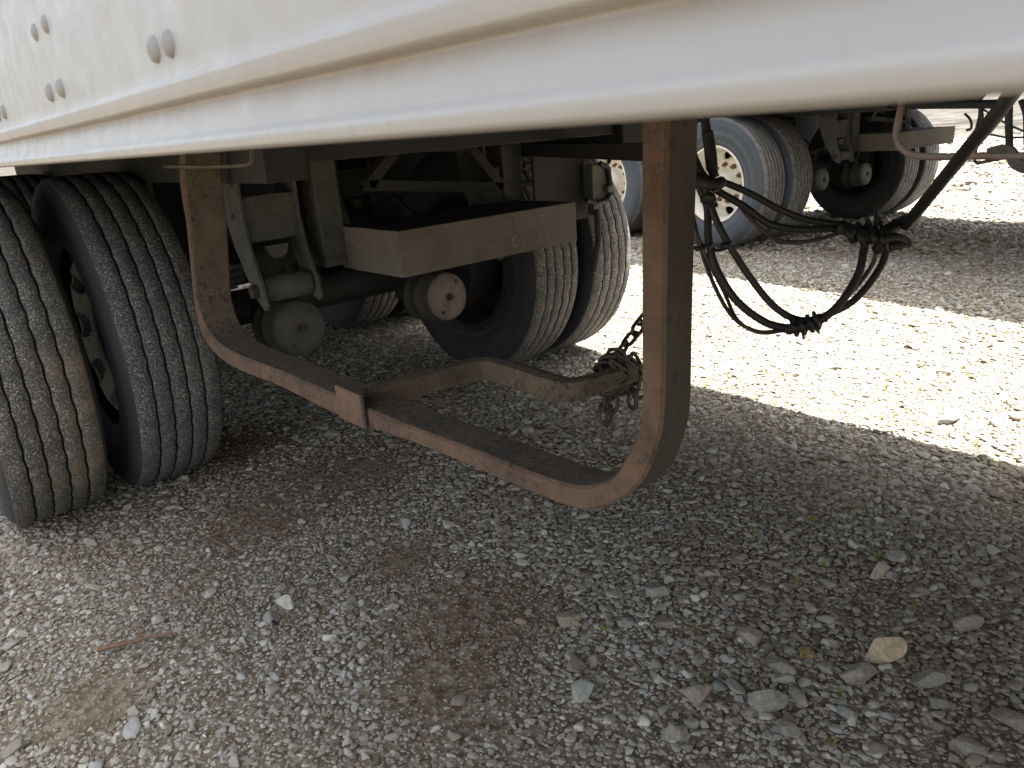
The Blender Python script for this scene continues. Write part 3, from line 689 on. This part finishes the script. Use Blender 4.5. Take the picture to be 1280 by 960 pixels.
q = at_l(752, 253, -.70); G().sweep([at_l(u, v, -.73) for u, v in ((733, 250), (745, 254), (758, 250), (764, 240), (760, 210), (750, 204))], .010, 8).build('air_line', MT['rubber'], vb)
G().sweep([at_l(u, v, -.75) for u, v in ((746, 262), (748, 300), (742, 340))], .012, 8).build('air_line', MT['rubber'], vb)
# small brackets and lines behind the box
for (u0, v0, u1, v1, l_, r_) in ((641, 176, 643, 250, -.45, .007), (648, 190, 650, 248, -.45, .006), (650, 230, 676, 229, -.5, .012), (655, 207, 672, 205, -.4, .010)):
    G().sweep([at_l(u0, v0, l_), at_l(u1, v1, l_)], r_, 6).build('air_line', MT['chassis'], T1)
G().sweep(bez([at_l(u, v, -.5) for u, v in ((672, 200), (680, 212), (676, 226), (684, 240), (680, 250))], 4), .008, 6).build('air_line', MT['bracket'], T1)
G().sweep(bez([at_s(u, v, .3) for u, v in ((206, 208), (262, 208), (306, 206), (315, 200), (314, 188))], 4), .004, 6).build('air_line', MT['hanger'], T1)

# chalk figures on the cross box
def chalk(strokes, u0, v0, u1, v1):
    """digits drawn in a 1 x 1 cell, placed on the box's front plate"""
    a, b = at_l(u0, v0, -.8965), at_l(u1, v1, -.8965); g = G(); hgt = .034; n = len(strokes)
    for k, ch in enumerate(strokes):
        if ch is None: continue
        x0 = a[0]+(b[0]-a[0])*k/n; wd = (b[0]-a[0])/n*.72; zb = a[2]+(b[2]-a[2])*k/n-hgt/2
        for st in ch: g.sweep([(x0+p[0]*wd, -.8956, zb+p[1]*hgt) for p in st], .0011, 5)
    return g.build('chalk_marking', MT['chalk'], bpy.data.objects['cross_box'])
d2 = [[(0, .8), (.3, 1), (.7, .85), (.6, .55), (0, 0), (.8, .05)]]; d0 = [[(.3, .95), (.05, .5), (.3, .1), (.7, .3), (.75, .75), (.3, .95)]]
dC = [[(.8, .95), (.2, .8), (.05, .4), (.3, .05), (.8, .1)]]; d9 = [[(.75, .75), (.4, .95), (.15, .7), (.5, .5), (.75, .75), (.7, .4), (.5, 0)]]; d4 = [[(.15, 1), (.1, .5), (.8, .45)], [(.75, .95), (.7, 0)]]
chalk([d2, d0, None, d2, d0], 633, 285, 684, 272); chalk([dC, d9, None, d2, d4], 640, 302, 690, 290)

# ------------------------------------------------------------------ chain on the hook bar
def link_mesh(L=.040, wd=.025, r=.0040):
    pts = []
    for k in range(20):
        a = 2*math.pi*k/20; pts.append(Vector((math.cos(a)*wd/2, 0, math.sin(a)*wd/2+(L-wd)/2*(1 if math.sin(a) > 0 else -1))))
    V = []; F = []; n = 8
    for i, p in enumerate(pts):
        t = (pts[(i+1) % 20]-pts[i-1]).normalized(); nn = Vector((0, 1, 0)); b = t.cross(nn)
        for k in range(n): V.append(p+(nn*math.cos(6.2832*k/n)+b*math.sin(6.2832*k/n))*r)
    for i in range(20):
        for k in range(n): F.append((i*n+k, i*n+(k+1) % n, ((i+1) % 20)*n+(k+1) % n, ((i+1) % 20)*n+k))
    me = bpy.data.meshes.new('chain_link'); me.from_pydata(V, [], F); me.materials.append(MT['chain']); me.polygons.foreach_set('use_smooth', [True]*len(F)); return me
LM = link_mesh()
def at_d(u, v, d): r_ = ray(u, v); return Vector(CAM+r_*d)      # d: depth along the view axis
ch = tag(empty('chain', tuple(at_d(775, 462, 1.47))), 'dark steel chain wrapped round the end of the rusty hook bar', 'chain')
def run(pts, step=.030, start=0):
    P = bez(pts, 12); acc = 0; k = start; last = P[0]
    for a, b in zip(P, P[1:]):
        acc += (b-a).length
        if acc >= step:
            t = (b-last).normalized(); c = (b+last)/2; acc = 0; last = b
            o = bpy.data.objects.new('link', LM); COL.objects.link(o); o.parent = ch
            q = t.to_track_quat('Z', 'Y').to_matrix().to_4x4() @ Matrix.Rotation(math.pi/2*(k % 2)+random.uniform(-.25, .25), 4, 'Z')
            q.translation = c-ch.location; o.matrix_local = q; k += 1
DB = 1.50
run([at_d(764, 452, DB-.03), at_d(776, 440, DB), at_d(790, 420, DB+.02), at_d(806, 398, DB+.05), at_d(822, 372, DB+.08)])
run([at_d(764, 448, DB-.07), at_d(760, 470, DB-.06), at_d(758, 492, DB-.05), at_d(757, 512, DB-.05), at_d(758, 538, DB-.05)], start=1)
run([at_d(788, 452, DB-.05), at_d(793, 468, DB-.06), at_d(791, 490, DB-.05), at_d(790, 512, DB-.04)])
run([at_d(752, 462, DB-.02), at_d(768, 443, DB-.09), at_d(786, 452, DB-.09), at_d(796, 470, DB-.04), at_d(780, 485, DB-.02), at_d(764, 482, DB-.09), at_d(755, 468, DB-.08)], .020)
run([at_d(735, 488, DB-.08), at_d(748, 484, DB-.08), at_d(764, 484, DB-.09), at_d(778, 478, DB-.09)], .022)
run([at_d(744, 476, DB-.02), at_d(754, 456, DB-.085), at_d(770, 452, DB-.095), at_d(782, 462, DB-.09), at_d(790, 480, DB-.03)], .022)
run([at_d(772, 470, DB-.09), at_d(775, 486, DB-.08), at_d(765, 498, DB-.06), at_d(762, 516, DB-.05), at_d(760, 528, DB-.04)], .026, 1)
run([at_d(792, 446, DB+.0), at_d(800, 462, DB+.0), at_d(798, 484, DB+.0), at_d(799, 500, DB+.0)], .026)
g = G().sweep(bez([at_d(u, v, DB-.10) for u, v in ((783, 470), (772, 464), (764, 453), (770, 444), (780, 446), (786, 458), (790, 474))], 5), .0055, 8); g.build('grab_hook', MT['chain']).parent = ch
bpy.data.objects['grab_hook'].location = -ch.location

# ------------------------------------------------------------------ air hoses hanging at the right
HR = tag(empty('hose_bundle', tuple(at_d(1085, 295, 1.22))), 'bundle of black air hoses and red-brown cables looping down before the sunlit gravel', 'hoses')
def hose(pts, r, mat='rubber', name='hose', n=10):
    P = [at_d(u, v, d) for u, v, d in pts]; o = G().sweep(bez(P, 7), r*.9, n).build(name, MT[mat], smooth=True); o.parent = HR; o.location = -HR.location; return o
D1 = 1.25
hose([(878, 120, D1), (884, 170, D1), (888, 205, D1), (894, 222, D1)], .0085)
hose([(884, 165, D1), (888, 188, D1), (890, 212, D1)], .0112, name='hose_sleeve')
hose([(862, 172, D1+.03), (872, 205, D1+.02), (886, 225, D1), (905, 228, D1), (940, 243, D1), (975, 262, D1), (1010, 275, D1), (1050, 281, D1), (1082, 287, D1)], .0062)
hose([(858, 215, D1+.03), (872, 222, D1), (896, 238, D1), (930, 258, D1), (962, 280, D1), (1000, 287, D1), (1045, 286, D1), (1085, 290, D1)], .0068)
hose([(866, 190, D1+.02), (874, 232, D1), (884, 258, D1), (886, 300, D1), (895, 335, D1), (920, 375, D1), (955, 402, D1), (985, 410, D1), (1010, 408, D1-.02), (1045, 385, D1-.03), (1072, 345, D1-.03), (1080, 310, D1-.02), (1082, 292, D1-.01)], .0074)
hose([(860, 180, D1+.04), (876, 215, D1-.02), (890, 262, D1-.02), (908, 300, D1-.02), (940, 350, D1), (970, 385, D1), (1000, 400, D1), (1030, 395, D1), (1068, 375, D1-.01), (1100, 335, D1-.01), (1109, 305, D1-.01), (1108, 292, D1-.01)], .0066)
hose([(866, 270, D1+.03), (876, 310, D1+.02), (892, 355, D1+.01), (915, 395, D1), (945, 414, D1), (980, 413, D1), (1003, 409, D1)], .0040)
hose([(868, 285, D1), (882, 320, D1), (905, 365, D1+.02), (922, 400, D1), (950, 416, D1), (985, 412, D1), (1005, 410, D1-.02)], .0034, 'redhose', 'cable')
hose([(1000, 408, D1+.01), (1030, 400, D1+.02), (1062, 368, D1+.02), (1088, 335, D1+.02), (1095, 310, D1+.01), (1095, 255, D1+.02)], .0042, 'redhose', 'cable')
hose([(925, 258, D1+.01), (940, 275, D1), (962, 295, D1), (985, 303, D1), (1020, 300, D1), (1055, 290, D1), (1080, 288, D1)], .0040, 'redhose', 'cable')
hose([(1050, 283, D1-.02), (1066, 290, D1-.03), (1085, 297, D1-.03), (1104, 293, D1-.02), (1120, 284, D1)], .0125, name='hose_knot')
for k, (u, v, r) in enumerate(((1062, 296, .013), (1076, 300, .014), (1092, 300, .012), (1104, 303, .013))):
    hose([(u-6, v-14, D1-.03), (u, v-2, D1-.045), (u+5, v+6, D1-.02), (u+9, v-10, D1)], .0062, name='tie_wrap')
hose([(1096, 312, D1-.02), (1106, 300, D1-.04), (1118, 298, D1-.04), (1131, 303, D1-.03), (1132, 308, D1-.03)], .0105, name='gladhand')
hose([(1113, 309, D1-.05), (1119, 308, D1-.05), (1127, 307, D1-.05)], .0075, name='gladhand_seal')
for u, v, r in ((1082, 276, .004), (1094, 272, .004), (1070, 279, .0036)): hose([(u, v+14, D1), (u+3, v, D1-.01), (u+8, v+12, D1)], r, name='tie_wrap')
hose([(1100, 297, D1), (1118, 286, D1), (1134, 274, D1), (1146, 264, D1-.03)], .006)
hose([(1102, 287, D1), (1120, 276, D1), (1138, 268, D1-.02)], .004)
hose([(1132, 282, D1-.02), (1170, 235, 1.12), (1210, 186, 1.0), (1240, 150, .92), (1268, 112, .84), (1282, 92, .80)], .0105, name='spring_guard_hose')
# knot of the lower loop
hose([(985, 412, D1-.01), (998, 409, D1-.03), (1012, 405, D1-.03), (1026, 398, D1-.02)], .010, name='hose_knot')
for u, v in ((992, 409), (1002, 407), (1012, 404), (1020, 400)): hose([(u-3, v-9, D1-.02), (u, v, D1-.045), (u+4, v+10, D1-.02), (u+6, v, D1+.01)], .0038, name='tie_wrap')
for u, v, du, dv in ((1003, 415, 2, 9), (1018, 408, 6, 8), (1028, 394, 6, 8)): hose([(u, v, D1-.03), (u+du, v+dv, D1-.03)], .0024, name='tie_end')
# junction by the post
hose([(868, 218, D1), (880, 228, D1-.04), (894, 232, D1-.04), (902, 227, D1-.03)], .0105, name='coupling')
hose([(880, 250, D1-.02), (888, 246, D1-.04), (890, 252, D1-.03)], .0085, name='coupling')
hose([(878, 245, D1), (883, 256, D1-.03), (890, 258, D1-.02)], .0040, name='tie_wrap')
for u, v in ((884, 307), (908, 305), (874, 309)): hose([(u-5, v+1, D1-.02), (u, v+2, D1-.035), (u+5, v-1, D1-.02)], .0045, name='tie_wrap')
hose([(886, 306, D1), (896, 313, D1), (910, 309, D1), (914, 303, D1)], .0032, name='tie_wrap')

# ------------------------------------------------------------------ second trailer: place it, then its own loop, bar and hoses
T2.location = (5.0666, .9008, 0); T2.rotation_euler = (0, 0, -.12039)   # parked a little askew
bpy.context.view_layer.update()
T2I = np.array(T2.matrix_world.inverted())
def t2_s(u, v, s):
    c = T2I[:3, :3]@CAM+T2I[:3, 3]; d = T2I[:3, :3]@ray(u, v); return c+d*(s-c[0])/d[0]
lp = bez([t2_s(u, v, .12) for u, v in ((1130, 110), (1126, 135), (1121, 160), (1121, 173), (1128, 186), (1142, 194), (1170, 196), (1210, 195), (1250, 195), (1290, 195))], 5)
lp += [Vector((.12, -3.0, lp[-1].z)), Vector((.12, -3.1, lp[-1].z+.05)), Vector((.12, -3.14, lp[-1].z+.15)), Vector((.12, -3.15, 1.08))]
G().sweep(lp, .022, 12).build('underride_loop', MT['pinkpipe'], T2, smooth=True)
hk = [t2_s(u, v, .12) for u, v in ((1236, 192), (1250, 188), (1262, 190), (1272, 205), (1290, 212))]
G().sweep(bez([hk[0], hk[1], hk[2], hk[3], hk[4]], 4), .035, sect=[(.9, -.5), (.9, .5), (-.9, .5), (-.9, -.5)]).build('hook_bar', MT['darkrust'], T2)
a, b = t2_s(1100, 132, .55), t2_s(1246, 130, .30)
G().sweep([a, b], .026, 12).build('brace_tube', MT['black'], T2)
h2 = tag(empty('hose_bundle', (0, 0, 0)), 'thin dark air lines hanging under the second trailer, beyond the diagonal hose', 'hoses')
def h2hose(pts, r, s=.35, mat='rubber'):
    P = [T2.matrix_world @ Vector(t2_s(u, v, s)) for u, v in pts]; G().sweep(bez(P, 5), r, 8).build('hose', MT[mat], h2, smooth=True)
h2hose([(1224, 100), (1226, 130), (1228, 165), (1222, 178), (1218, 195)], .012)
h2hose([(1222, 112), (1225, 140), (1220, 165), (1217, 200)], .010)
h2hose([(1262, 118), (1261, 150), (1262, 190)], .022)
h2hose([(1276, 125), (1282, 145), (1283, 180), (1290, 220)], .016)
h2hose([(1228, 136), (1250, 150), (1270, 160), (1300, 172)], .006)
h2hose([(1238, 168), (1262, 172), (1300, 170)], .006)
h2hose([(1218, 200), (1222, 204), (1232, 202), (1262, 196)], .010, .15, 'darkrust' if 'darkrust' in MT else 'rubber')
h2hose([(1216, 115), (1224, 125), (1236, 112)], .008)
h2hose([(1206, 142), (1213, 150), (1214, 160), (1208, 163)], .008)
